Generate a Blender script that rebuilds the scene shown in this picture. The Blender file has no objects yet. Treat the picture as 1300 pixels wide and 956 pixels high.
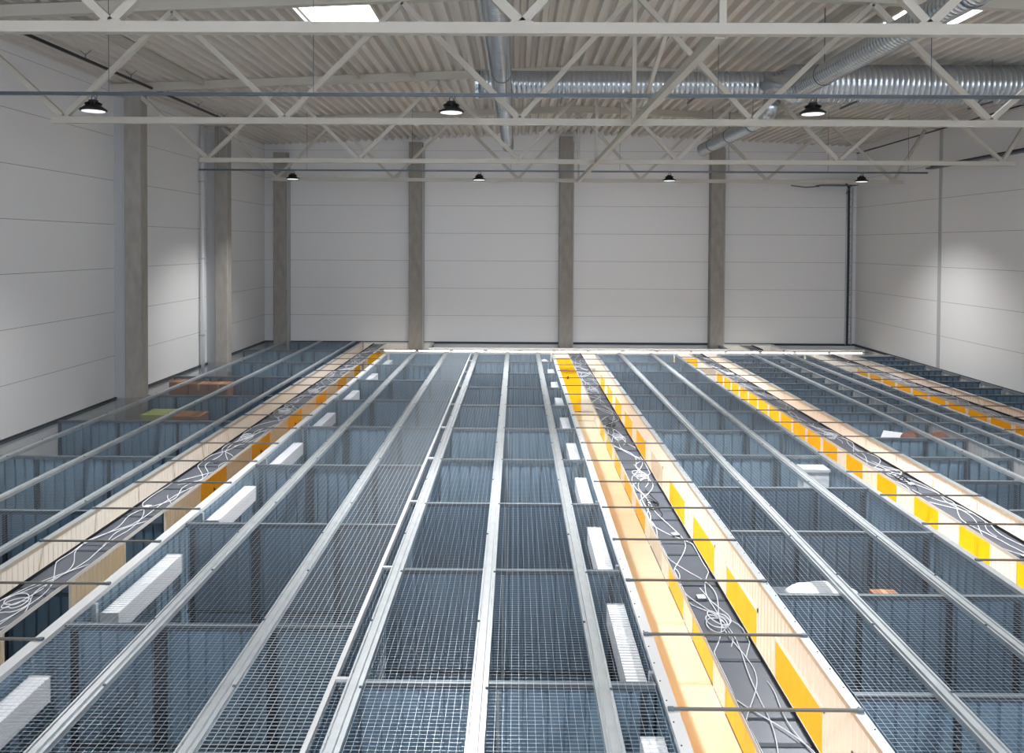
import bpy, math, random
from mathutils import Matrix, Vector
R = random.Random(11)
C = bpy.context.scene.collection
PI = math.pi

# ------------------------------------------------------------------ materials
def lin(c):
    f = lambda v: v/12.92 if v <= .04045 else ((v+.055)/1.055)**2.4
    return (f(c[0]/255), f(c[1]/255), f(c[2]/255), 1)

def mat(name, rgb, rough=.5, metal=0, noise=0, nscale=4, bump=None, bscale=60, bstr=.15, axis='X', emit=0, spec=.5, stretch=(1, 1, 1)):
    m = bpy.data.materials.new(name); m.use_nodes = True
    nt = m.node_tree; N = nt.nodes; L = nt.links
    b = N['Principled BSDF']
    b.inputs['Base Color'].default_value = lin(rgb)
    b.inputs['Roughness'].default_value = rough
    b.inputs['Metallic'].default_value = metal
    b.inputs['Specular IOR Level'].default_value = spec
    tc = N.new('ShaderNodeTexCoord')
    if noise:
        mp = N.new('ShaderNodeMapping'); mp.inputs['Scale'].default_value = stretch
        n = N.new('ShaderNodeTexNoise'); n.inputs['Scale'].default_value = nscale; n.inputs['Detail'].default_value = 6
        cr = N.new('ShaderNodeMapRange'); cr.inputs['From Min'].default_value = .3; cr.inputs['From Max'].default_value = .7
        cr.inputs['To Min'].default_value = 1-noise; cr.inputs['To Max'].default_value = 1+noise
        mx = N.new('ShaderNodeVectorMath'); mx.operation = 'SCALE'
        mx.inputs[0].default_value = lin(rgb)[:3]
        L.new(tc.outputs['Object'], mp.inputs['Vector']); L.new(mp.outputs[0], n.inputs['Vector'])
        L.new(n.outputs['Fac'], cr.inputs['Value']); L.new(cr.outputs[0], mx.inputs['Scale'])
        L.new(mx.outputs[0], b.inputs['Base Color'])
    if bump:
        w = N.new('ShaderNodeTexWave'); w.bands_direction = axis; w.inputs['Scale'].default_value = bscale
        bp = N.new('ShaderNodeBump'); bp.inputs['Strength'].default_value = bstr; bp.inputs['Distance'].default_value = bump
        L.new(tc.outputs['Object'], w.inputs['Vector']); L.new(w.outputs['Fac'], bp.inputs['Height']); L.new(bp.outputs[0], b.inputs['Normal'])
    if emit:
        b.inputs['Emission Color'].default_value = lin(rgb); b.inputs['Emission Strength'].default_value = emit
    return m

M = dict(
 flange=mat('channel_flange', (138, 147, 154), .4, metal=.5),
 barm=mat('crossbar_paint', (92, 92, 90), .5, metal=.2),
 panel_glow=mat('added_panel_glow', (236, 243, 255), .5, emit=5.6),  # emission of the light panels added behind the camera
 wall=mat('wall_panel', (230, 230, 230), .33, bump=.004, bscale=6, bstr=.25, axis='Z'),
 joint=mat('panel_joint', (150, 150, 150), .7),
 joint_trim=mat('joint_trim', (178, 180, 182), .5),
 deck=mat('roof_deck', (212, 206, 198), .5, noise=.05, nscale=3, stretch=(3, .2, 1)),
 steel=mat('painted_steel', (186, 181, 170), .38, noise=.03, nscale=2),
 concrete=mat('concrete', (158, 153, 146), .85, noise=.13, nscale=5, stretch=(1, 1, .4)),
 slab=mat('floor_concrete', (96, 100, 106), .6, noise=.12, nscale=2),
 galv=mat('galvanised_rail', (190, 196, 200), .34, metal=.65, noise=.07, nscale=6),
 galv_dark=mat('galvanised_channel', (96, 106, 115), .42, metal=.55, noise=.08, nscale=5),
 sheet=mat('partition_sheet', (112, 138, 158), .36, metal=.25, noise=.09, nscale=3, stretch=(1, 1, .35)),
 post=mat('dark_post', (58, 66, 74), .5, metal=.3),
 wire=mat('mesh_wire', (188, 197, 204), .35, metal=.7),
 cream=mat('cream_cladding', (234, 233, 230), .4, bump=.002, bscale=8, bstr=.5, axis='X'),
 peach=mat('peach_floor', (226, 217, 196), .22, noise=.03, nscale=2),
 yellow=mat('yellow_door', (250, 192, 6), .45),
 black=mat('black_plastic', (16, 16, 18), .45),
 tray=mat('tray_sheet', (94, 99, 108), .35, metal=.3, noise=.08, nscale=4),
 white=mat('white_box', (226, 229, 234), .4),
 whitetube=mat('white_pipe', (225, 228, 230), .4),
 cable=mat('white_cable', (214, 216, 222), .5),
 duct=mat('spiral_duct', (192, 200, 206), .27, metal=.85, noise=.08, nscale=3),
 card=mat('cardboard', (150, 100, 62), .8, noise=.12, nscale=5),
 tape=mat('packing_tape', (190, 150, 100), .4),
 orange=mat('orange_cloth', (196, 108, 50), .8),
 green=mat('green_cloth', (160, 170, 96), .8, noise=.1),
 brown=mat('brown_wood', (112, 62, 40), .6, noise=.15, nscale=6),
 led=mat('led_batten', (255, 250, 243), .5, emit=5),
 leddim=mat('led_batten_dim', (255, 244, 228), .5, emit=.15),
 sky=mat('roof_light', (240, 246, 255), .5, emit=7),
 lens=mat('lamp_lens', (235, 238, 240), .3, emit=.9),
)

# ------------------------------------------------------------------ mesh helper
class MB:
    def __init__(s): s.v = []; s.f = []; s.sm = False
    def box(s, x0, x1, y0, y1, z0, z1):
        n = len(s.v)
        s.v += [(x0,y0,z0),(x1,y0,z0),(x1,y1,z0),(x0,y1,z0),(x0,y0,z1),(x1,y0,z1),(x1,y1,z1),(x0,y1,z1)]
        s.f += [tuple(n+i for i in q) for q in ((0,3,2,1),(4,5,6,7),(0,1,5,4),(1,2,6,5),(2,3,7,6),(3,0,4,7))]
        return s
    def bar(s, a, b, w, h=None, up=(0, 0, 1)):
        h = w if h is None else h
        a = Vector(a); b = Vector(b); d = (b-a).normalized()
        u = Vector(up)
        if abs(d.dot(u)) > .98: u = Vector((0, 1, 0))
        x = d.cross(u).normalized(); z = x.cross(d).normalized()
        n = len(s.v)
        for p in (a, b):
            for sx, sz in ((-1,-1),(1,-1),(1,1),(-1,1)):
                s.v.append(tuple(p + x*sx*w/2 + z*sz*h/2))
        s.f += [tuple(n+i for i in q) for q in ((0,1,2,3),(7,6,5,4),(0,4,5,1),(1,5,6,2),(2,6,7,3),(3,7,4,0))]
        return s
    def tube(s, pts, r, k=6, caps=True):
        pts = [Vector(p) for p in pts]; n0 = len(s.v); m = len(pts)
        rr = r if isinstance(r, (list, tuple)) else [r]*m
        up = Vector((0, 0, 1)); prev = None
        for i, p in enumerate(pts):
            d = (pts[min(i+1, m-1)] - pts[max(i-1, 0)])
            d = d.normalized() if d.length > 1e-9 else Vector((1, 0, 0))
            if prev is None:
                u = up if abs(d.dot(up)) < .9 else Vector((0, 1, 0))
                x = d.cross(u).normalized()
            else:
                x = (prev - d*prev.dot(d)).normalized()
            prev = x; y = d.cross(x)
            for j in range(k):
                t = 2*PI*j/k
                s.v.append(tuple(p + (x*math.cos(t) + y*math.sin(t))*rr[i]))
        for i in range(m-1):
            for j in range(k):
                a = n0+i*k+j; b = n0+i*k+(j+1) % k
                s.f.append((a, b, b+k, a+k))
        if caps:
            s.f.append(tuple(n0+j for j in reversed(range(k)))); s.f.append(tuple(n0+(m-1)*k+j for j in range(k)))
        return s
    def lathe(s, prof, k=24, c=(0, 0, 0)):
        n0 = len(s.v); m = len(prof)
        for r, z in prof:
            for j in range(k):
                t = 2*PI*j/k; s.v.append((c[0]+r*math.cos(t), c[1]+r*math.sin(t), c[2]+z))
        for i in range(m-1):
            for j in range(k):
                a = n0+i*k+j; b = n0+i*k+(j+1) % k
                s.f.append((a, b, b+k, a+k))
        s.f.append(tuple(n0+j for j in reversed(range(k)))); s.f.append(tuple(n0+(m-1)*k+j for j in range(k)))
        return s
    def prism(s, poly, y0, y1):          # polygon in x,z extruded along y
        n = len(s.v); m = len(poly)
        for y in (y0, y1):
            s.v += [(p[0], y, p[1]) for p in poly]
        for i in range(m):
            j = (i+1) % m; s.f.append((n+i, n+j, n+m+j, n+m+i))
        s.f.append(tuple(n+i for i in reversed(range(m)))); s.f.append(tuple(n+m+i for i in range(m)))
        return s
    def corr(s, x0, x1, z0, z1, pitch=.187, dep=.032, y=0.0):   # vertical trapezoid sheet along x
        P = []; n = max(1, round((x1-x0)/pitch)); p = (x1-x0)/n
        for i in range(n):
            b = x0+i*p
            P += [(b, 0), (b+.72*p, 0), (b+.80*p, dep), (b+.92*p, dep)]
        P.append((x1, 0)); t = .003; n0 = len(s.v)
        for (x, d) in P:
            for (yy, z) in ((y+d, z0), (y+d, z1), (y+d+t, z1), (y+d+t, z0)):
                s.v.append((x, yy, z))
        for i in range(len(P)-1):
            a = n0+4*i; b = a+4
            for j in range(4):
                k = (j+1) % 4; s.f.append((a+j, b+j, b+k, a+k))
        s.f.append((n0, n0+1, n0+2, n0+3)); e = n0+4*(len(P)-1); s.f.append((e+3, e+2, e+1, e))
        return s
    def build(s, name, m, parent=None, smooth=False):
        me = bpy.data.meshes.new(name); me.from_pydata(s.v, [], s.f); me.materials.append(M[m] if isinstance(m, str) else m)
        if smooth or s.sm:
            for p in me.polygons: p.use_smooth = True
        me.update(); o = bpy.data.objects.new(name, me); C.objects.link(o)
        if parent: o.parent = parent
        return o

def tag(o, label, cat, group=None, kind=None):
    o['label'] = label; o['category'] = cat
    if group: o['group'] = group
    o['kind'] = kind or 'thing'
    return o
def thing(name, label, cat, loc=(0, 0, 0), rz=0, group=None):
    o = bpy.data.objects.new(name, None); C.objects.link(o); o.empty_display_size = .1
    o.location = loc; o.rotation_euler = (0, 0, rz)
    return tag(o, label, cat, group)
def struct(o): o['kind'] = 'structure'; return o
def dup(root, loc, label, rz=None):
    r = root.copy(); C.objects.link(r); r.location = loc; r['label'] = label
    if rz is not None: r.rotation_euler = (0, 0, rz)
    for ch in list(root.children):
        c = ch.copy(); C.objects.link(c); c.parent = r
        for g in list(ch.children):
            d = g.copy(); C.objects.link(d); d.parent = c
    return r
ORD = ['', 'first', 'second', 'third', 'fourth', 'fifth', 'sixth', 'seventh', 'eighth', 'ninth', 'tenth', 'eleventh', 'twelfth', 'thirteenth', 'fourteenth',
       'fifteenth', 'sixteenth', 'seventeenth', 'eighteenth', 'nineteenth', 'twentieth', 'twenty-first', 'twenty-second', 'twenty-third', 'twenty-fourth', 'twenty-fifth']

TOP = 2.5
XL, XR, YB, YF = -10.35, 13.85, 32.3, -12.0
def roof(x): return 11.04 - .042*abs(x-2.0)

# ------------------------------------------------------------------ the hall
struct(MB().box(XL-.2, XR+.2, YF-.2, YB+.2, -.2, 0).build('floor', 'slab'))
def hall_wall(name, L, rz, loc):       # local: along +x, inner face at y=0, body behind (+y)
    b = MB(); zs = [8.09-1.125*i for i in range(-3, 8)]
    zs = sorted([z for z in zs if .2 < z < 11]); prev = 0; j = MB()
    for z in zs+[11.3]:
        b.box(0, L, 0, .15, prev, z-.006); prev = z+.006
    o = b.build(name, 'wall'); o.location = loc; o.rotation_euler = (0, 0, rz); struct(o)
    for z in zs: j.box(0, L, .008, .12, z-.006, z+.006)
    g = j.build('panel_joint', 'joint', o)
    return o
hall_wall('wall_back', XR-XL, 0, (XL, YB, 0))
hall_wall('wall_left', YB-YF, PI/2, (XL, YF, 0))
hall_wall('wall_right', YB-YF, -PI/2, (XR, YB, 0))
hall_wall('wall_front', XR-XL, PI, (XR, YF, 0))
# roof deck: trapezoid ribs running along y, two slopes
def deck():
    s = MB(); P = []; p = .28; dep = .13; x = XL-.1
    while x < XR+.1:
        for dx, dz in ((0, 0), (.10, 0), (.14, dep), (.24, dep)):
            P.append((x+dx, roof(x+dx)+dz+.02))
        x += p
    n = len(P)
    for y in (YF-.1, YB+.1):
        s.v += [(a, y, z) for a, z in P]
    for y in (YF-.1, YB+.1):
        s.v += [(a, y, z+.012) for a, z in P]
    for i in range(n-1):
        s.f.append((i, i+1, n+i+1, n+i)); s.f.append((2*n+i, 3*n+i, 3*n+i+1, 2*n+i+1))
    return s.build('ceiling', 'deck')
struct(deck())
k = 0
for (x0, x1, y0, y1) in ((XR-.03, XR, 25.82, 25.98), (XR-.03, XR, 19.82, 19.98), (XL, XL+.03, 13.6, 13.76)):
    k += 1
    struct(MB().box(x0, x1, y0, y1, 0, 10.5).build('trim_%d' % k, 'joint_trim'))
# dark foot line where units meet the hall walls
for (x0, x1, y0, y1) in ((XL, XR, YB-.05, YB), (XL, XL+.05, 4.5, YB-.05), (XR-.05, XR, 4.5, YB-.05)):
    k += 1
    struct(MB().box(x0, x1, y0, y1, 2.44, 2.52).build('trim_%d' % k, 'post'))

# columns
def column(x0, x1, y0, y1, top, label, steelside=None):
    r = thing('concrete_column', label, 'column', ((x0+x1)/2, (y0+y1)/2, 0), group='concrete columns along the hall walls')
    w = (x1-x0)/2; d = (y1-y0)/2; c = .015
    b = MB(); n = 0
    poly = [(-w+c, -d), (w-c, -d), (w, -d+c), (w, d-c), (w-c, d), (-w+c, d), (-w, d-c), (-w, -d+c)]
    for z in (0, top): b.v += [(p[0], p[1], z) for p in poly]
    for i in range(8): b.f.append((i, (i+1) % 8, 8+(i+1) % 8, 8+i))
    b.f.append(tuple(reversed(range(8)))); b.f.append(tuple(range(8, 16)))
    b.build('shaft', 'concrete', r)
    if y1 > YB-.1: MB().box(w, w+.05, -d+.05, d, .02, top-.2).build('steel_angle', 'joint_trim', r)
    return r
for x, lab in ((-9.6, 'concrete column in the left back corner of the hall'), (-4.11, 'concrete column on the back wall, behind the first lit corridor'),
               (1.98, 'concrete column at the middle of the back wall, under the roof ridge'), (8.1, 'concrete column on the back wall nearest the right corner')):
    column(x-.27, x+.27, YB-.42, YB-.001, roof(x)-.15 if x > -9 else 10.2, lab)
for y, lab in ((20.1, 'tall concrete column on the left wall, nearest the camera'), (26.1, 'concrete column on the left wall beside the white downpipe')):
    c = column(XL+.33, XL+.75, y-.02, y+.36, 10.35, lab)
    MB().box(-.54, -.212, -.06, .06, .02, 10.2).build('steel_angle', 'joint_trim', c)
p = thing('downpipe', 'white vertical downpipe beside a concrete column on the left wall', 'pipe', (XL+.12, 25.6, 0))
MB().tube([(0, 0, 0), (0, 0, 10.3)], .06, 16).build('pipe', 'whitetube', p, True)
for z in (3.5, 6, 8.5): MB().lathe([(.066, -.03), (.07, -.02), (.07, .02), (.066, .03)], 16, (0, 0, z)).box(-.12, -.05, -.03, .03, z-.02, z+.02).build('pipe_clamp', 'galv', p)

# ------------------------------------------------------------------ roof trusses
bn = [-7.9, -4.05, .02, 4.03, 8.15, 12.3]
tn = [-6.0, -2.02, 2.0, 6.1, 10.2]
def truss(y, label):
    r = thing('roof_truss', label, 'truss', (2, y, 8.54), group='white steel roof trusses')
    zb = .06
    def L(x, z): return (x-2, 0, z-8.54)
    MB().box(-8.1-2, 12.6-2, -.055, .055, .02, .128).build('bottom_chord', 'steel', r)
    t = MB()
    for xa, xb in ((XL+.004, 2.0), (2.0, XR-.004)):
        t.bar(L(xa, roof(xa)-.1), L(xb, roof(xb)-.1), .16, .2, up=(0, 0, 1))
    t.build('top_chord', 'steel', r)
    seq = [(-9.7, roof(-9.7)-.25)]
    for i, b in enumerate(bn):
        seq.append((b, 8.66))
        if i < len(tn): seq.append((tn[i], roof(tn[i])-.2))
    seq.append((13.3, roof(13.3)-.25))
    for i in range(len(seq)-1):
        a, b = seq[i], seq[i+1]
        MB().bar(L(*a), L(*b), .085 if i % 4 else .10, .085, up=(0, 1, 0)).build('diagonal', 'steel', r)
    for b in bn: MB().box(b-2-.11, b-2+.11, -.05, .05, .13, .145).build('node_plate', 'steel', r)
    MB().box(-.035, .035, -.035, .035, .13, roof(2)-8.54-.2).build('king_post', 'steel', r)
    return r
TY = [7.9, 13.75, 20.15, 25.9]
for y, l in zip(TY, ('nearest white steel roof truss, crossing the top of the photo', 'second white steel roof truss from the camera, behind the first row of black lamps',
                     'third white steel roof truss from the camera, beyond the big duct', 'farthest and smallest white steel roof truss, before the back wall')):
    truss(y, l)
r = thing('ridge_tie', 'long white steel tie joining the trusses under the roof ridge', 'beam', (2, 7.9, 8.6))
MB().bar((0, .08, 0), (0, 17.93, 0), .10, .10).build('tie_bar', 'steel', r)
for i in range(1):
    a, b = TY[i]-7.9+.1, TY[i+1]-7.9-.1
    MB().bar((.10, b, .1), (.10, a, 2.15), .06).build('brace', 'steel', r)
# short purlin struts between trusses seen against the deck
for i, (x, y0, y1) in enumerate(((-4.05, 13.9, 20.0), (-8.0, 13.9, 20.0), (6.1, 13.9, 16.5), (-2.66, 15.7, 20.0))):
    tag(MB().box(x-.05, x+.05, y0, y1, roof(x)-.14, roof(x)+.02).build('purlin', 'steel'),
        ['white steel purlin along the deck beside the bright left roof light', 'white steel purlin along the roof deck nearest the left wall',
         'white steel purlin along the deck near the diagonal right duct', 'white steel purlin under the deck, just right of the bright left roof light'][i], 'purlin', 'purlins under the roof deck')

# ------------------------------------------------------------------ roof lights
for x0, x1, lab in ((-3.96, -2.66, 'bright square roof light left of the centre duct'), (6.9, 8.3, 'bright roof light partly hidden by the diagonal right duct')):
    xm = (x0+x1)/2; z = roof(xm)-.06
    t = thing('roof_light', lab, 'skylight', (xm, 14.85, z), group='roof lights in the deck')
    w = (x1-x0)/2
    MB().box(-w, w, -.75, .75, 0, .03).build('diffuser', 'sky', t)
    MB().box(-w-.06, -w, -.8, .8, -.03, .14).box(w, w+.06, -.8, .8, -.03, .14).box(-w, w, -.8, -.75, -.03, .14).box(-w, w, .75, .8, -.03, .14).build('frame', 'steel', t)

# ------------------------------------------------------------------ ducts
def spiral(pts, r, pitch=.11):
    P = []; RR = []
    for a, b in zip(pts[:-1], pts[1:]):
        a = Vector(a); b = Vector(b); n = max(2, int((b-a).length/pitch))
        for i in range(n):
            for f, dr in ((0, 0), (.82, 0), (.88, .007), (.96, .007)):
                P.append(a.lerp(b, (i+f)/n)); RR.append(r+dr)
    P.append(Vector(pts[-1])); RR.append(r)
    return MB().tube(P, RR, 32)
DY, DZ = 18.25, 10.18
t = thing('spiral_duct', 'big horizontal galvanised spiral duct running under the roof to the right wall', 'duct', (6, DY, DZ))
spiral([(-6.9, 0, 0), (.0, 0, 0)], .31).build('narrow_section', 'duct', t, True)
MB().tube([(0, 0, 0), (.02, 0, 0), (.32, 0, .03), (.36, 0, .03)], [.325, .325, .45, .45], 32).build('reducer', 'duct', t, True)
spiral([(.36, 0, .03), (7.84, 0, .03)], .44, .12).build('wide_section', 'duct', t, True)
MB().tube([(-6.98, 0, 0), (-6.9, 0, 0)], [.33, .33], 32).build('end_cap', 'duct', t)
for x in (-5, -2, 1.6, 4.6):
    MB().box(x-.02, x+.02, -.47, .47, -.03+(-.43 if x > 0 else -.32), -.01+(-.41 if x > 0 else -.3)).box(x-.004, x+.004, .455, .463, -.4, .72).box(x-.004, x+.004, -.463, -.455, -.4, .72).build('hanger', 'galv_dark', t)
def branch(x, y0, y1, label, bend, rad=.195):
    z = 9.66
    t = thing('branch_duct', label, 'duct', (x, y1 if bend != 'near' else y1, z), group='branch ducts running toward the back wall')
    L = y1-y0
    spiral([(0, -L, 0), (0, 0, 0)], rad, .1).build('pipe', 'duct', t, True)
    MB().tube([(0, -.02, 0), (0, .06, 0)], [rad+.012]*2, 28).build('end_collar', 'duct', t, True)
    for q in (1.2, L*.5, L-1):
        MB().tube([(0, -q-.02, 0), (0, -q+.02, 0)], rad+.014, 24).box(-.006, .006, -q-.01, -q+.01, .2, roof(x)-z).build('hanger', 'galv_dark', t)
    return t
b1 = branch(-.31, 4.0, 25.4, 'straight galvanised branch duct running along the roof centre to the back', None, .17)
MB().box(-.235, -.205, -21, -4, .02, .3).build('side_rail', 'galv', b1)
b2 = branch(5.65, 4.0, 15.9, 'dark diagonal-looking branch duct ending in front of the big duct', None)
MB().tube([(0, .04, 0), (0, .3, .02), (0, .55, .14), (0, 1.1, .3), (0, 1.92, .42)], [.2]*5, 24).build('elbow', 'duct', b2, True)
b3 = branch(6.1, 19.6, 26.0, 'short branch duct behind the big duct, open end near the back wall', None)
MB().tube([(0, -6.4, 0), (0, -6.7, .1), (0, -6.95, .3)], [.2]*3, 24).build('elbow', 'duct', b3, True)

# ------------------------------------------------------------------ cable trays with lamps
def lamp_proto(label, loc):
    t = thing('high_bay_lamp', label, 'lamp', loc, group='black high bay lamps')
    MB().lathe([(.10, -.06), (.205, -.13), (.205, -.15), (.19, -.155)], 32).build('reflector', 'black', t, True)
    MB().lathe([(.17, -.157), (.175, -.16)], 32).build('lens', 'lens', t)
    f = MB().lathe([(.075, -.062), (.07, .02), (.05, .025)], 20)
    for i in range(14):
        a = 2*PI*i/14; c, s = math.cos(a), math.sin(a)
        f.bar((c*.06, s*.06, -.03), (c*.12, s*.12, -.06), .008, .06)
    f.build('heat_sink', 'black', t)
    MB().tube([(-.03, 0, .02), (-.03, 0, .07), (0, 0, .1), (.03, 0, .07), (.03, 0, .02)], .008, 8).build('hook', 'galv_dark', t)
    MB().tube([(.0, 0, .1), (.03, 0, .14), (.06, .0, .1), (.05, 0, .03)], .006, 6).build('power_lead', 'black', t)
    return t
LY = [12.75, 24.75]; LXS = [[-6.85, -1.08, 4.72, 10.5], [-7.05, -1.2, 4.75, 10.75]]
lp = None
names = ['left end', 'left of centre', 'right of centre', 'right end']
for j, y in enumerate(LY):
    LX = LXS[j]; zt = 8.88 if j == 0 else 8.80
    t = thing('lamp_tray', 'near grey trunking rail carrying the large black lamps' if j == 0 else 'far grey trunking rail carrying the small black lamps before the back wall', 'cable tray', (2, y, zt))
    x0, x1 = (-10.3, 13.8) if j == 0 else (-10.0, 12.8)
    MB().prism([(-.001, 0)]*0+[(x0-2, -.02), (x1-2, -.02), (x1-2, .03), (x0-2, .03)], -.03, .03).build('rail', 'galv_dark', t)
    for x in (-9.4, -6.6, -3.3, -.2, 3.2, 6.6, 9.7, 12.2):
        MB().tube([(x-2, 0, .03), (x-2, 0, roof(x)-zt)], .006, 5).build('hanger_wire', 'galv_dark', t)
    for i, x in enumerate(LX):
        lab = 'black high bay lamp on the %s trunking, %s' % (('near', 'far')[j], names[i])
        if i == 3 and j == 0: lab = 'black high bay lamp on the near trunking, beyond the right edge'
        if lp is None: lp = lamp_proto(lab, (x, y, zt-.12))
        elif not (i == 3 and j == 0): dup(lp, (x, y, zt-.12), lab)
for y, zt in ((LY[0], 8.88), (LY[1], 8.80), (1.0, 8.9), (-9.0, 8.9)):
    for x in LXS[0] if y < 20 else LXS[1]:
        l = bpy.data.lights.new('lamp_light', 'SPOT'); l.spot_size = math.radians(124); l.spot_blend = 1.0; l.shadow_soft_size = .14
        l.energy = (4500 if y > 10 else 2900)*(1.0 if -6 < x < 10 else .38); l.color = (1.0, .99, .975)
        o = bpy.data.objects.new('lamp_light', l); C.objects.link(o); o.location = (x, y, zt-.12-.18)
# glowing panels added on the unseen front wall to light the truss fronts
for i, (xa, xb) in enumerate(((-9, -4.2), (-3.2, 1.6), (2.4, 7.2), (8.2, 13))):
    o = MB().box(xa, xb, YF+.01, YF+.03, 4.6, 9.4).build('window_%d' % (i+1), 'panel_glow'); struct(o)
    f = MB()
    for x in (xa, (xa+xb)/2, xb): f.box(x-.05, x+.05, YF+.005, YF+.08, 4.6, 9.4)
    for z in (4.6, 7.0, 9.4): f.box(xa-.05, xb+.05, YF+.005, YF+.08, z-.05, z+.05)
    f.build('window_frame', 'steel', o)
# black pipe and cables under the roof
t = thing('ceiling_pipe', 'thin black pipe hung along the roof above the left wall', 'pipe', (-9.3, 18, 10.42))
MB().tube([(0, -12, 0), (0, 8, 0)], .035, 10).build('pipe', 'black', t, True)
for q in range(-9, 8, 2):
    MB().bar((0, q, 0), (0, q, .12), .012).bar((0, q, .1), (-.12, q, .2), .01).bar((0, q, .1), (.12, q, .2), .01).build('hanger', 'galv_dark', t)
tag(MB().tube([(13.45, 12, 10.35), (13.45, 20, 10.3), (13.5, 31.5, 10.2)], .025, 8).build('ceiling_cable', 'black', None, True), 'thin black cable under the roof along the right wall', 'cable')
t = thing('wall_cable_tray', 'short cable tray sloping along the right wall near the far trunking', 'cable tray', (13.3, 20, 9.0))
MB().box(-.12, .12, -.2, 5.6, 0, .05).build('tray', 'galv_dark', t); MB().tube([(0, -.2, .08), (0, 5.5, .08)], .03, 8).build('cable', 'black', t)
t = thing('cable_ladder', 'vertical cable ladder with black cable in the right back corner', 'ladder', (13.55, YB-.06, 2.5))
MB().box(-.13, -.10, -.06, .05, 0, 6.4).build('side_rail', 'galv', t); MB().box(.10, .13, -.06, .05, 0, 6.4).build('side_rail', 'galv', t)
for i in range(21): MB().box(-.10, .10, -.03, 0, .2+i*.3, .24+i*.3).build('rung', 'galv', t)
MB().tube([(-.06, -.06, 0), (-.05, -.06, 3), (-.06, -.06, 6.4), (-.2, -.1, 6.55)], .05, 8).build('cable', 'black', t)
t = thing('wall_bracket_tray', 'grey bracket tray high in the right back corner above the ladder', 'cable tray', (12.9, YB-.35, 8.95))
MB().box(-.75, .75, -.25, .3, 0, .03).build('tray', 'galv_dark', t); MB().bar((.5, .3, -.3), (.5, -.2, 0), .03).build('strut', 'galv_dark', t)
tag(MB().tube([(10.6, 30.6, 8.85), (11.5, 31.5, 8.85), (12.2, 31.95, 8.93)], .02, 6).build('bracket_cable', 'black'), 'black cable hanging to the bracket tray in the right corner', 'cable')

# ------------------------------------------------------------------ storage units: cross partitions
def partition(x0, x1, y, posts, label, group, mat_='sheet'):
    r = thing('partition', label, 'partition', (x0, y, 0), group=group)
    W = x1-x0
    MB().corr(.02, W-.02, .04, TOP-.05).build('corrugated_sheet', mat_, r)
    MB().box(0, W, -.025, .035, TOP-.055, TOP).build('top_rail', 'galv_dark', r)
    MB().box(0, W, -.025, -.002, TOP-.012, TOP+.003).build('top_flange', 'flange', r)
    MB().box(.02, W-.02, -.035, -.003, 1.22, 1.26).build('middle_rail', 'galv_dark', r)
    MB().box(.02, W-.02, -.03, .03, 0, .04).build('bottom_rail', 'galv_dark', r)
    for px, w in posts:
        if w < .03: MB().box(px-x0-w/2, px-x0+w/2, -.04, -.003, .04, TOP-.055).build('post', 'galv', r)
        else: MB().box(px-x0-w/2, px-x0+w/2, -.05, -.003, .04, TOP-.055).build('post', 'post', r)
    return r
def series(x0, x1, ys, posts, where, group):
    ys = sorted(ys, reverse=True); proto = None
    for i, y in enumerate(ys):
        lab = 'grey-blue corrugated partition %s, %s from the back' % (where, ORD[i+1])
        if proto is None: proto = partition(x0, x1, y, posts, lab, group)
        else: dup(proto, (x0, y, 0), lab)
XA0 = XL+.06
series(XA0, -6.36, [5.69+2.98*i for i in range(9)], [(-10.25, .05), (-8.93, .05), (-7.6, .05)], 'beside the left wall', 'partitions beside the left wall')
series(-4.70, -1.70, [5.18+2.99*i for i in range(8)], [(-4.6, .06), (-3.70, .12), (-2.54, .1)], 'just right of the first corridor', 'partitions right of the first corridor')
series(-1.62, 1.26, [4.65+2.485*i for i in range(10)], [(-.17, .025), (1.15, .05)], 'under the centre rails', 'partitions under the centre rails')
series(3.00, 5.80, [5.0+2.0*i for i in range(12)], [(3.91, .05), (4.93, .05), (5.7, .05)], 'between the second and third corridors', 'partitions between second and third corridors')
dl = [10.45, 11.95, 13.45, 14.95, 16.45, 17.95]+[18.95+i for i in range(10)]
series(7.46, 9.38, dl, [(8.5, .03), (9.33, .05)], 'just right of the third corridor', 'partitions right of the third corridor')
series(9.47, 10.62, [12.9+1.0*i for i in range(16)], [(10.1, .04)], 'just left of the fourth corridor', 'partitions left of the fourth corridor')
series(12.42, 13.78, [18.2+1.05*i for i in range(11)], [(12.5, .04)], 'beside the right wall', 'partitions beside the right wall')
series(-10.29, -6.36, [32.1], [(-8.9, .05)], 'against the back wall on the left', 'partitions beside the left wall')

# longitudinal walls inside a row
def long_part(x, y0, y1, label, light=False, face=1):
    # face=1: corrugated front faces +x ; -1: faces -x
    r = thing('dividing_wall', label, 'partition', (x, y0 if face > 0 else y1, 0), PI/2 if face > 0 else -PI/2)
    L = y1-y0
    MB().corr(0, L, .04, TOP-.05).build('corrugated_sheet', 'sheet' if not light else 'lightsheet', r)
    MB().box(0, L, -.02, .03, TOP-.05, TOP).build('top_rail', 'galv', r)
    MB().box(0, L, -.03, -.003, 1.22, 1.26).build('middle_rail', 'galv_dark', r)
    return r
M['lightsheet'] = mat('light_partition_sheet', (205, 206, 204), .4, metal=.1, noise=.05)
long_part(-1.66, 4.5, 29.0, 'long dividing wall beside the third rail left of centre', face=1)
long_part(9.42, 10.45, 29.0, 'long light grey dividing wall between third and fourth corridors', True, face=-1)
long_part(12.36+1.44, 17, 29.0, 'long corrugated lining beside the right hall wall', True, face=-1)

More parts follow.
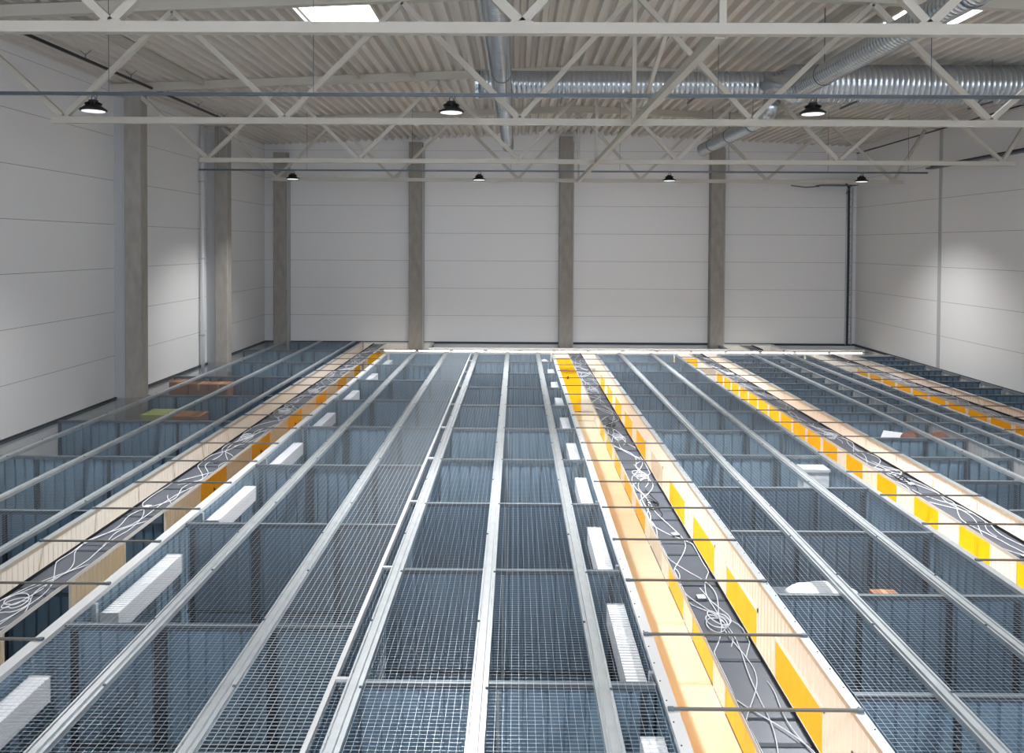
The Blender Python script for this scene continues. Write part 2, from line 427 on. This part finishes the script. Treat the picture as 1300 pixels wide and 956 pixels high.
# ------------------------------------------------------------------ corridor walls with doors
def corridor_wall(x, y0, y1, cream_side, doors, label, railw=.05, railm='galv', dots=False, openings=()):
    """wall along y; cream_side +1 faces +x, -1 faces -x. local x runs so that local -y is the cream face"""
    rz = PI/2 if cream_side > 0 else -PI/2
    r = thing('corridor_wall', label, 'wall', (x, y0 if cream_side > 0 else y1, 0), rz)
    toL = (lambda y: y-y0) if cream_side > 0 else (lambda y: y1-y)
    H = 2.09
    ds = sorted([(min(toL(a), toL(b)), max(toL(a), toL(b)), op) for a, b, op in doors])
    cl = MB(); bk = MB(); c = 0; L = y1-y0
    lo = 0
    for a, b, op in ds+[(L, L, 0)]:
        if a > c+.01:
            cl.corr(c, a, .02, TOP-.04, pitch=.11, dep=.010, y=-.035)
        if b > a:
            cl.corr(a, b, H+.04, TOP-.04, pitch=.11, dep=.010, y=-.035)
        if op == 1:
            bk.corr(lo, a, .04, TOP-.05, y=.002, dep=.02); bk.corr(a, b, H+.04, TOP-.05, y=.002, dep=.02); lo = b
        c = b
    bk.corr(lo, L, .04, TOP-.05, y=.002, dep=.02)
    cl.build('cream_cladding', 'cream', r); bk.build('steel_backing', 'sheet', r)
    rl = MB().box(0, L, -.05 if railw < .08 else -railw+.03, .045, TOP-.05, TOP)
    rr = rl.build('top_rail', railm, r)
    if dots:
        d = MB(); q = .2
        while q < L: d.lathe([(.008, 0), (.006, .006)], 8, (q, .02, TOP)); q += .31
        d.build('screws', 'post', rr)
    for a, b, op in ds:
        fr = MB().box(a, a+.03, -.045, -.001, .02, H+.04).box(b-.03, b, -.045, -.001, .02, H+.04).box(a, b, -.045, -.001, H, H+.04)
        fr.build('door_frame', 'cream', r)
        if op != 1:
            d = MB()
            n = max(1, round((b-a)/.5)); w = (b-a-.06)/n
            for i in range(n): d.box(a+.03+i*w+.003, a+.03+(i+1)*w-.003, -.03, -.005, .03, H-.005)
            dd = d.build('door', 'yellow' if op == 0 else 'lightsheet', r)
            hx = (a+b)/2
            MB().box(hx-.01, hx+.04, -.05, -.03, 1.36, 1.38).box(hx-.015, hx+.015, -.035, -.03, 1.32, 1.42).build('door_handle', 'post', dd)
    return r
cor = [(-6.32, -4.77), (1.33, 2.93), (5.86, 7.40), (10.68, 12.36)]
on = ['first', 'second', 'third', 'fourth']
# first corridor
corridor_wall(-6.32, 4.5, 32.2, +1, [(6.5, 8.0, 1), (9.55, 11.07, 1), (12.55, 14.07, 1)]+[(15.55+3*i, 17.05+3*i, 0) for i in range(5)]+[(30.4, 31.6, 0)],
              'left wall of the first corridor from the left, with yellow doors')
M['whiterail'] = mat('white_rail', (194, 197, 199), .4, metal=.2)
corridor_wall(-4.77, 4.5, 29.0, -1, [(8.17+.75+2.99*i, 8.17+2.35+2.99*i, 0) for i in range(7)], 'right wall of the first corridor, topped by a wide pale rail', .11, 'whiterail')
corridor_wall(1.33, 4.5, 29.0, +1, [(4.65+.4+2.485*i, 4.65+2.0+2.485*i, 0) for i in range(9)], 'left wall of the second corridor, topped by a perforated white rail', .09, 'whiterail', dots=True)
d2 = [(5.35+2.03*i, 6.78+2.03*i, 2 if i == 5 else 0) for i in range(11)]
corridor_wall(2.93, 4.5, 29.0, -1, d2, 'right wall of the second corridor, cream with wide yellow doors', .05, dots=True)
corridor_wall(5.86, 4.5, 29.0, +1, [(7.3+2*i, 8.7+2*i, 0) for i in range(10)], 'left wall of the third corridor, its back toward the camera')
corridor_wall(7.40, 4.5, 29.0, -1, [(9.2+1.5*i, 10.12+1.5*i, 0) for i in range(6)]+[(18.02+i, 18.94+i, 0) for i in range(11)], 'right wall of the third corridor with a run of yellow doors')
corridor_wall(10.68, 10, 29.0, +1, [(15.02+i, 15.94+i, 0) for i in range(13)], 'left wall of the fourth corridor, its back toward the camera')
corridor_wall(12.36, 10, 29.0, -1, [(13.6+i, 14.52+i, 0) for i in range(15)], 'right wall of the fourth corridor, almost all yellow doors')
# cross corridor at the back
def cross_wall(x0, x1, y, doors, label, flip=False):
    r = thing('corridor_wall', label, 'wall', (x0, y, 0) if not flip else (x1, y, 0), 0 if not flip else PI)
    toL = (lambda x: x-x0) if not flip else (lambda x: x1-x)
    cl = MB(); L = x1-x0; c = 0; H = 2.09
    for a, b in [(toL(p), toL(q)) for p, q in doors]+[(L, L)]:
        if a > c+.01: cl.corr(c, a, .02, TOP-.04, pitch=.11, dep=.010, y=-.035)
        if b > a: cl.box(a, b, -.035, -.015, H+.02, TOP-.04)
        c = b
    cl.build('cream_cladding', 'cream', r)
    MB().corr(0, L, .04, TOP-.05, y=.002, dep=.02).build('steel_backing', 'sheet', r)
    MB().box(0, L, -.045, .04, TOP-.05, TOP).build('top_rail', 'whiterail', r)
    for a, b in [(toL(p), toL(q)) for p, q in doors]:
        dd = MB().box(a+.005, (a+b)/2-.003, -.03, -.014, .03, H).box((a+b)/2+.003, b-.005, -.03, -.014, .03, H).build('door', 'yellow', r)
        MB().box((a+b)/2+.04, (a+b)/2+.1, -.06, -.03, 1.3, 1.4).build('door_handle', 'post', dd)
    return r
for x0, x1, l in ((-4.7, 1.26, 'near wall of the cross corridor, behind the centre rails'), (3.0, 5.8, 'near wall of the cross corridor, between second and third corridors'),
                  (7.46, 10.6, 'near wall of the cross corridor, between third and fourth corridors'), (12.42, 13.78, 'near wall of the cross corridor, by the right wall')):
    cross_wall(x0, x1, 29.07, [], l, True)
cross_wall(-3.4, 8.2, 30.6, [(1.36, 2.52), (5.9, 7.03)], 'long far wall of the bright cross corridor, with two yellow doors')
cross_wall(10.4, 13.5, 30.6, [], 'short far wall of the cross corridor, near the right corner')
cross_wall(-6.25, -3.4, 32.15, [(-6.08, -5.35)], 'end wall behind the first corridor with a yellow door')
cross_wall(8.2, 10.4, 32.15, [], 'cream end wall of the side bay near the right back corner')
corridor_wall(-3.4, 30.66, 32.1, -1, [], 'short return wall beside the end of the first corridor')
corridor_wall(8.2, 30.66, 32.1, +1, [], 'left return wall of the side bay near the right back corner')
corridor_wall(10.4, 30.66, 32.1, -1, [], 'right return wall of the side bay near the right back corner')
# corridor floors
fb = MB()
for a, b in cor: fb.box(a+.04, b-.04, 4.5, 29.0, 0, .012)
fb.box(-6.28, 13.45, 29.1, 30.55, 0, .012).box(-6.2, -3.45, 30.56, 32.1, 0, .012).box(8.25, 10.35, 30.64, 32.1, 0, .012)
struct(fb.build('floor', 'peach'))

# ------------------------------------------------------------------ light trays over the corridors
def tray(xc, y0, y1, w, label, lit):
    L = y1-y0
    r = thing('light_tray', label, 'cable tray', (xc, y0, 2.4525), 0, 'dark trays over the corridors')
    h = w/2
    MB().box(-h, h, 0, L, 0, .006).build('tray_sheet', 'tray', r)
    for s_ in (-1, 1):
        a, b = sorted((s_*h, s_*(h+.006))); c, d = sorted((s_*(h-.006), s_*h))
        MB().box(a, b, 0, L, -.006, .046).build('outer_flange', 'whiterail', r)
        MB().box(c, d, 0, L, .006, .048).build('inner_flange', 'black', r)
    q = .5
    while q < L-.1: MB().box(-h+.01, h-.01, q, q+.05, .006, .014).build('joint_strip', 'post', r); q += 1.3
    q = .25
    while q < L-1.2: MB().box(-.05, .05, q, q+1.15, -.035, -.001).build('light_batten', 'led' if lit else 'leddim', r); q += 1.3
    return r
tray(-5.54, 4.5, 31.9, .50, 'dark tray with white cables over the first corridor', 0)
tray(2.15, 4.5, 29.4, .46, 'dark tray with white cables over the second corridor', 1)
tray(6.66, 4.5, 29.4, .44, 'dark tray with white cables over the third corridor', 1)
tray(11.52, 10, 29.4, .44, 'dark tray with white cables over the fourth corridor', 0)
tray(9.3, 30.5, 32.0, .5, 'short dark tray over the side bay by the right back corner', 1)
t = thing('light_tray', 'thin dark tray over the cross corridor along the back', 'cable tray', (4.0, 29.82, 2.41), group='dark trays over the corridors')
MB().box(-9.2, 9.3, -.07, .07, .09, .10).build('tray_sheet', 'post', t)
for i in range(14): MB().box(-9.0+i*1.3, -9.0+i*1.3+1.15, -.05, .05, .04, .089).build('light_batten', 'led', t)

# crossbars
for ci, (a, b) in enumerate(cor):
    st = [7.83-1.3*2, 8.03-1.3*2, 9.98-1.29*3, 12.0][ci]
    ys = []; y = st
    while y < 28.9: ys.append(y); y += 1.3
    ys.reverse(); proto = None
    for i, y in enumerate(ys):
        lab = 'thin dark crossbar over the %s corridor, %s from the back' % (on[ci], ORD[i+1])
        if proto is None:
            W = b-a
            proto = thing('crossbar', lab, 'bar', (a, y, TOP), group='crossbars over the %s corridor' % on[ci])
            MB().box(-.03, W+.03, -.012, .012, .0, .022).build('bar', 'barm', proto)
            MB().box(-.035, .015, -.02, .02, .0, .024).build('end_bracket', 'galv_dark', proto); MB().box(W-.015, W+.035, -.02, .02, .0, .024).build('end_bracket', 'galv_dark', proto)
        else: dup(proto, (a, y, TOP), lab)

# white cables on trays
def cable(xc, w, ya, yb, label, grp, amp=.6, coil=False, m='cable', rad=.006):
    n = int((yb-ya)/.09); P = []; ph = R.random()*6; f1 = R.uniform(.8, 1.8); f2 = R.uniform(2.5, 5); off = R.uniform(-.2, .2)*w
    for i in range(n):
        y = ya+(yb-ya)*i/n
        x = off + w*amp*.32*math.sin(f1*y+ph) + w*amp*.16*math.sin(f2*y+2*ph)
        x = max(-w*.46, min(w*.46, x))
        P.append((x, y-ya, .012+.016*abs(math.sin(3.1*y+ph))))
    if coil:
        P = []; k_ = 44
        for i in range(k_*3):
            a = 2*PI*i/k_; q = .10+.045*math.sin(i*.13+ph)+.02*math.sin(i*.31)
            P.append((q*math.cos(a)*min(1, w/.5), .45+q*1.7*math.sin(a)+.012*i/10, .016+.0004*i))
        P = [(.0, 0, .014), (.06, .15, .014)]+P+[(.05, 1.0, .015), (.0, 1.35, .014)]
    o = MB().tube(P, rad, 5).build('cable', m, None, True)
    o.location = (xc, ya, 2.452); tag(o, label, 'cable', grp); return o
for ci, (xc, w, y0, y1) in enumerate(((-5.54, .5, 5.0, 31.5), (2.15, .46, 5.0, 29.0), (6.66, .44, 8.0, 29.0), (11.52, .44, 15, 29.0))):
    grp = 'white cables on the %s corridor tray' % on[ci]
    L = y1-y0
    for k in range(3):
        a = y0+k*.3; cable(xc, w, a, y1-k*.4, 'long white cable snaking along the %s corridor tray' % on[ci], grp, 1.0+.3*k)
    nn = int(L/2.6)
    for k in range(nn):
        a = y0+k*2.6+R.uniform(0, .4)
        cable(xc, w, a, a+2.2, 'short white cable snaking along the %s corridor tray' % on[ci], grp, 1.6)
        if R.random() < .45:
            cable(xc, w, a+.2, a+1.4, 'loose white cable coil on the %s corridor tray' % on[ci], 'cable coils on the %s corridor tray' % on[ci], coil=True)
for xc, y, l in ((2.12, 11.6, 'black cable coil on the second corridor tray'), (2.1, 17.0, 'black cable coil on the second tray, farther back'), (6.62, 13.0, 'black cable coil on the third corridor tray')):
    cable(xc, .36, y, y+1.2, l, 'black cable coils', coil=True, m='black')
for i, (x, y, cn) in enumerate(((2.1, 8.95, 'second'), (2.2, 10.9, 'second'), (6.66, 13.3, 'third'), (6.6, 10.2, 'third'), (-5.5, 14.4, 'first'), (-5.6, 11.9, 'first'))):
    t = thing('junction_box', 'small %s junction box on the %s corridor tray, %s one' % ('grey', cn, 'farther' if (i in (1, 2, 4)) else 'nearer'), 'junction box', (x, y, 2.457), R.uniform(-.4, .4), 'junction boxes on the trays')
    MB().box(-.05, .05, -.05, .05, 0, .03).build('body', 'tray', t); MB().box(-.045, .045, -.045, .045, .03, .036).build('lid', 'white', t)

# ------------------------------------------------------------------ rails over the units
def rail(x, y0, y1, label, w=.15):
    k = w/.15; h = .055
    prof = [(-.075,0),(-.075,h),(-.058,h),(-.055,.028),(-.038,.028),(-.034,h+.006),(.022,h+.006),(.027,.034),(.052,.034),(.056,h),(.075,h),(.075,0)]
    t = thing('mesh_support_rail', label, 'rail', (x, y0, TOP+.001), group='galvanised rails over the storage units')
    MB().prism([(a*k, b) for a, b in prof], 0, y1-y0).build('rail', 'galv', t)
    q = 1.2; i = 0; bo = None
    while q < y1-y0-.2:
        if bo is None: bo = MB().lathe([(.014, 0), (.014, .010), (.008, .014)], 8).build('bolt', 'galv_dark', t)
        else:
            bo = bo.copy(); C.objects.link(bo); bo.parent = t
        bo.location = ((.065 if i % 2 else -.066)*k, q, h); q += 1.24; i += 1
RA = [-9.4, -7.98, -6.60]; RB = [-3.72, -2.57, -1.447, -.329, .77]; RC = [3.77, 4.94]; RD = [8.62, 9.97]
for x, l in zip(RA+RB+RC+RD, ('rail over the left wall units, closest to the left wall', 'middle rail over the left wall units', 'rail beside the left wall of the first corridor',
     'first galvanised rail right of the first corridor', 'second galvanised rail right of the first corridor', 'galvanised rail alongside the densely meshed strip and ladder-like edge',
     'steep rail just left of the picture centre with the bright glint', 'rail just left of the white shutter boxes by the second corridor',
     'left rail between the second and third corridors', 'right rail between the second and third corridors', 'bright rail right of the third corridor', 'bright rail left of the fourth corridor')):
    rail(x, 4.5 if x > -11 and x < 8 else 9, 32.0 if x < -6 else 29.0, l, .15 if -5 < x < 6 else .12)
t = thing('edge_rail', 'thin white ladder-like edge rail left of the meshed centre rail', 'rail', (-1.66, 4.5, TOP+.001))
MB().box(-.02, .02, 0, 24.5, 0, .035).build('rail', 'whiterail', t)
for i in range(10): MB().box(.02, .14, .15+2.485*i-.02, .15+2.485*i+.02, 0, .03).build('rung', 'whiterail', t)

# ------------------------------------------------------------------ wire mesh over the units
def mesh_strip(x0, x1, y0, y1, label, wy=.05, wx=.07, t=.0026, m='wire'):
    b = MB(); z = TOP+.008
    y = y0
    while y < y1: b.box(x0, x1, y-t/2, y+t/2, z, z+t); y += wy
    n = max(1, round((x1-x0)/wx))
    for i in range(n+1):
        x = x0+(x1-x0)*i/n; b.box(x-t/2, x+t/2, y0, y1, z+t, z+2*t)
    o = b.build('wire_mesh', m); tag(o, label, 'wire mesh', 'wire mesh covers over the units')
gaps = [(XL+.1, -9.46, 4.5, 32, 'wire mesh strip beside the left wall'), (-9.34, -8.04, 4.5, 32, 'wire mesh between the two left wall unit rails'), (-7.92, -6.66, 4.5, 32, 'wire mesh left of the first corridor'),
        (-4.65, -3.80, 4.5, 29, 'wire mesh just right of the first corridor'), (-3.64, -2.65, 4.5, 29, 'wire mesh between the first and second rails right of first corridor'),
        (-2.49, -1.69, 4.5, 29, 'dense bright wire mesh strip left of the ladder-like edge rail'), (-1.63, -1.53, 4.5, 29, 'narrow wire mesh strip inside the ladder-like edge rail'),
        (-1.36, -.41, 4.5, 29, 'wire mesh left of the picture-centre rail'), (-.25, .69, 4.5, 29, 'wire mesh right of the picture-centre rail'), (.85, 1.24, 4.5, 29, 'wire mesh over the white shutter boxes by the second corridor'),
        (2.99, 3.69, 4.5, 29, 'wire mesh just right of the second corridor'), (3.85, 4.86, 4.5, 29, 'wire mesh between the two rails right of the second corridor'), (5.02, 5.80, 4.5, 29, 'wire mesh just left of the third corridor'),
        (7.46, 8.55, 9, 29, 'wire mesh just right of the third corridor'), (8.69, 9.90, 9, 29, 'wire mesh between the two bright rails'), (10.04, 10.62, 12, 29, 'wire mesh just left of the fourth corridor')]
for g in gaps:
    d = 'dense' in g[4]
    mesh_strip(*g, wy=.05, wx=.065, t=.0050 if d else (.0022 if g[0] > -5 and g[0] < 6 else .0014))

# ------------------------------------------------------------------ shutter boxes
def shutter(x, y, side, L, label, group):
    # side: +1 box lies to +x of the wall
    t = thing('shutter_box', label, 'shutter box', (x, y, 2.06), group=group)
    b = MB().box(-.10, .10, 0, L, 0, .24)
    for i in range(int(L/.055)): b.box(-.10, .10, i*.055, i*.055+.028, .24, .246)
    b.build('housing', 'white', t)
    MB().box(-.105, .105, -.012, 0, -.01, .25).build('end_plate', 'whiterail', t)
    MB().box(-.105, .105, L, L+.012, -.01, .25).build('end_plate', 'whiterail', t)
    s = -side
    MB().box(min(s*.10, s*.15), max(s*.10, s*.15), -.10, -.05, -.8, .385).box(min(0, s*.15), max(0, s*.15), -.08, -.03, .0, .05).build('bracket_post', 'galv', t)
    return t
pr = None
for i in range(8):
    k = 7-i; y = 8.17-2.99+.66+2.99*k
    lab = 'white ribbed shutter box right of the first corridor, %s from the back' % ORD[i+1]
    if pr is None: pr = shutter(-4.59, y, 1, 1.68, lab, 'shutter boxes beside the first corridor')
    else: dup(pr, (-4.59, y, 2.06), lab)
pr = None
for i in range(9):
    k = 8-i; y = 4.65+.37+2.485*k
    lab = 'white ribbed shutter box left of the second corridor, %s from the back' % ORD[i+1]
    if pr is None: pr = shutter(1.15, y, -1, 1.63, lab, 'shutter boxes beside the second corridor')
    else: dup(pr, (1.15, y, 2.06), lab)

# ------------------------------------------------------------------ stored goods
def carton(x, y, z, w, d, h, label, m='card', rz=0):
    t = thing('carton', label, 'box', (x, y, z), rz, 'cardboard cartons stored in the units')
    MB().box(-w/2, w/2, -d/2, d/2, 0, h-.002).build('body', m, t)
    MB().box(-w/2, -.004, -d/2, d/2, h-.002, h+.002).box(.004, w/2, -d/2, d/2, h-.002, h+.002).build('flaps', m, t)
    MB().box(-.03, .03, -d/2-.001, d/2+.001, h+.002, h+.004).box(-.03, .03, -d/2-.003, -d/2, h*.6, h+.002).build('tape', 'tape', t)
    return t
Yc = 23.2
cx = [-9.9, -9.32, -8.74, -8.16]
for i, x in enumerate(cx):
    for lv in range(5):
        place = ['lowest', 'second', 'third', 'fourth', 'top'][lv]
        side = ['leftmost', 'second', 'third', 'rightmost'][i]
        if lv == 4 and i == 3: continue
        carton(x, Yc+R.uniform(-.05, .05), lv*.48, .55, .5, .475 if lv < 4 else (.5 if i == 0 else .44),
               'brown carton, %s in the %s stack behind the left wall column' % (place, side), rz=R.uniform(-.03, .03))
def pallet_goods(x, y, h, w, d, m, label, cat, name):
    t = thing(name, label, cat, (x, y, 0))
    MB().box(-w/2, w/2, -d/2, d/2, 0, h).build('body', m, t)
    MB().box(-w/2-.02, w/2+.02, -d/2-.02, d/2+.02, h, h+.05).build('lid', m if m != 'white' else 'whiterail', t)
    return t
pallet_goods(-8.95, 19.7, 2.2, .62, .7, 'green', 'tall crate draped in yellow-green cloth in a left wall unit', 'crate', 'covered_crate')
pallet_goods(-8.2, 19.75, 2.15, .65, .6, 'card', 'large brown crate beside the yellow-green covered crate', 'crate', 'wooden_crate')
pallet_goods(-8.55, 15.9, 2.05, .25, .3, 'orange', 'narrow orange bundle in a left wall unit near the column', 'bundle', 'orange_bundle')
pallet_goods(5.52, 14.65, 2.33, .46, .32, 'white', 'white plastic bin with a lid left of the third corridor', 'bin', 'storage_bin')
pallet_goods(-4.1, 13.2, 1.6, .5, .5, 'brown', 'brown wooden cabinet beside the first corridor shutter boxes', 'cabinet', 'wooden_cabinet')
def lump(x, y, z, rx, ry, rz, m, label, cat, name):
    prof = []
    for i in range(9):
        a = -PI/2+PI*i/8; prof.append((max(.01, math.cos(a)), math.sin(a)))
    b = MB().lathe(prof, 20); b.v = [(v[0]*rx*(1+.06*math.sin(5*v[1]+3*v[2])), v[1]*ry, (v[2]+1)*rz*(1+.05*math.sin(7*v[0]))) for v in b.v]
    o = b.build(name, m, None, True); o.location = (x, y, z); return tag(o, label, cat)
for x, y, h, l in ((3.75, 9.7, 2.1, 'tall grey cabinet carrying the white wrapped bundle'), (8.6, 17.1, 2.2, 'tall grey cabinet under the white sheet and brown cushions')):
    pallet_goods(x, y, h-.05, 1.0 if x < 5 else 1.35, .8, 'tray', l, 'cabinet', 'storage_cabinet')
lump(3.75, 9.65, 2.102, .44, .3, .11, 'white', 'white wrapped bundle in the near unit right of second corridor', 'bundle', 'wrapped_bundle')
carton(4.45, 9.45, 0, .3, .3, 2.3, 'tall carton beside the white wrapped bundle')
lump(8.5, 17.0, 2.2, .2, .2, .15, 'brown', 'left brown cushion right of the third corridor', 'cushion', 'brown_cushion')
lump(9.1, 17.0, 2.2, .22, .2, .15, 'brown', 'right brown cushion right of the third corridor', 'cushion', 'brown_cushion')
tag(MB().bar((7.95, 16.8, 2.23), (8.3, 17.3, 2.42), .45, .02).build('white_sheet', 'white'), 'white board leaning in a unit right of the third corridor', 'board')
pallet_goods(.15, 27.9, 2.15, .75, .6, 'black', 'tall black crate at the back under the centre rails', 'crate', 'black_crate')
lump(.95, 28.2, 1.9, .3, .25, .25, 'white', 'white wrapped round bundle at the back beside the black crate', 'bundle', 'round_bundle')
pallet_goods(.95, 28.2, 1.85, .5, .5, 'card', 'tall box under the white round bundle at the back', 'box', 'tall_box')
for i, (x, y, w, h, m, c, p) in enumerate(((-2.0, 9.5, .6, 1.1, 'brown', 'brown', 'nearest'), (-2.1, 12.3, .7, 1.3, 'card', 'tan', 'second'), (-2.0, 15.6, .6, 1.4, 'brown', 'brown', 'third'),
                                           (-2.1, 18.5, .7, 1.2, 'card', 'tan', 'fourth'), (-2.05, 21.6, .7, 1.3, 'brown', 'brown', 'fifth'))):
    pallet_goods(x-.12, y, h, w-.1, 1.4, m, '%s crate under the dense bright mesh strip, %s from the camera' % (c, p), 'crate', 'storage_crate')

# ------------------------------------------------------------------ world, camera, view
w = bpy.data.worlds.new('world'); bpy.context.scene.world = w; w.use_nodes = True
w.node_tree.nodes['Background'].inputs[0].default_value = (.6, .65, .7, 1); w.node_tree.nodes['Background'].inputs[1].default_value = .2
cd = bpy.data.cameras.new('camera'); cam = bpy.data.objects.new('camera', cd); C.objects.link(cam)
cd.sensor_width = 36; cd.lens = 998.7*36/1300; cd.shift_y = -.1124; cd.clip_end = 200
cam.matrix_world = Matrix.Translation((-.0229, .065, 6.4696)) @ Matrix.Rotation(.0055, 4, 'Z') @ Matrix.Rotation(PI/2-.02, 4, 'X') @ Matrix.Rotation(.005, 4, 'Z')
sc = bpy.context.scene; sc.camera = cam
sc.view_settings.view_transform = 'Standard'; sc.view_settings.look = 'None'; sc.view_settings.gamma = 1; sc.view_settings.use_curve_mapping = False
sc.view_settings.exposure = .42
sc.cycles.max_bounces = 10; sc.cycles.diffuse_bounces = 6; sc.cycles.glossy_bounces = 4
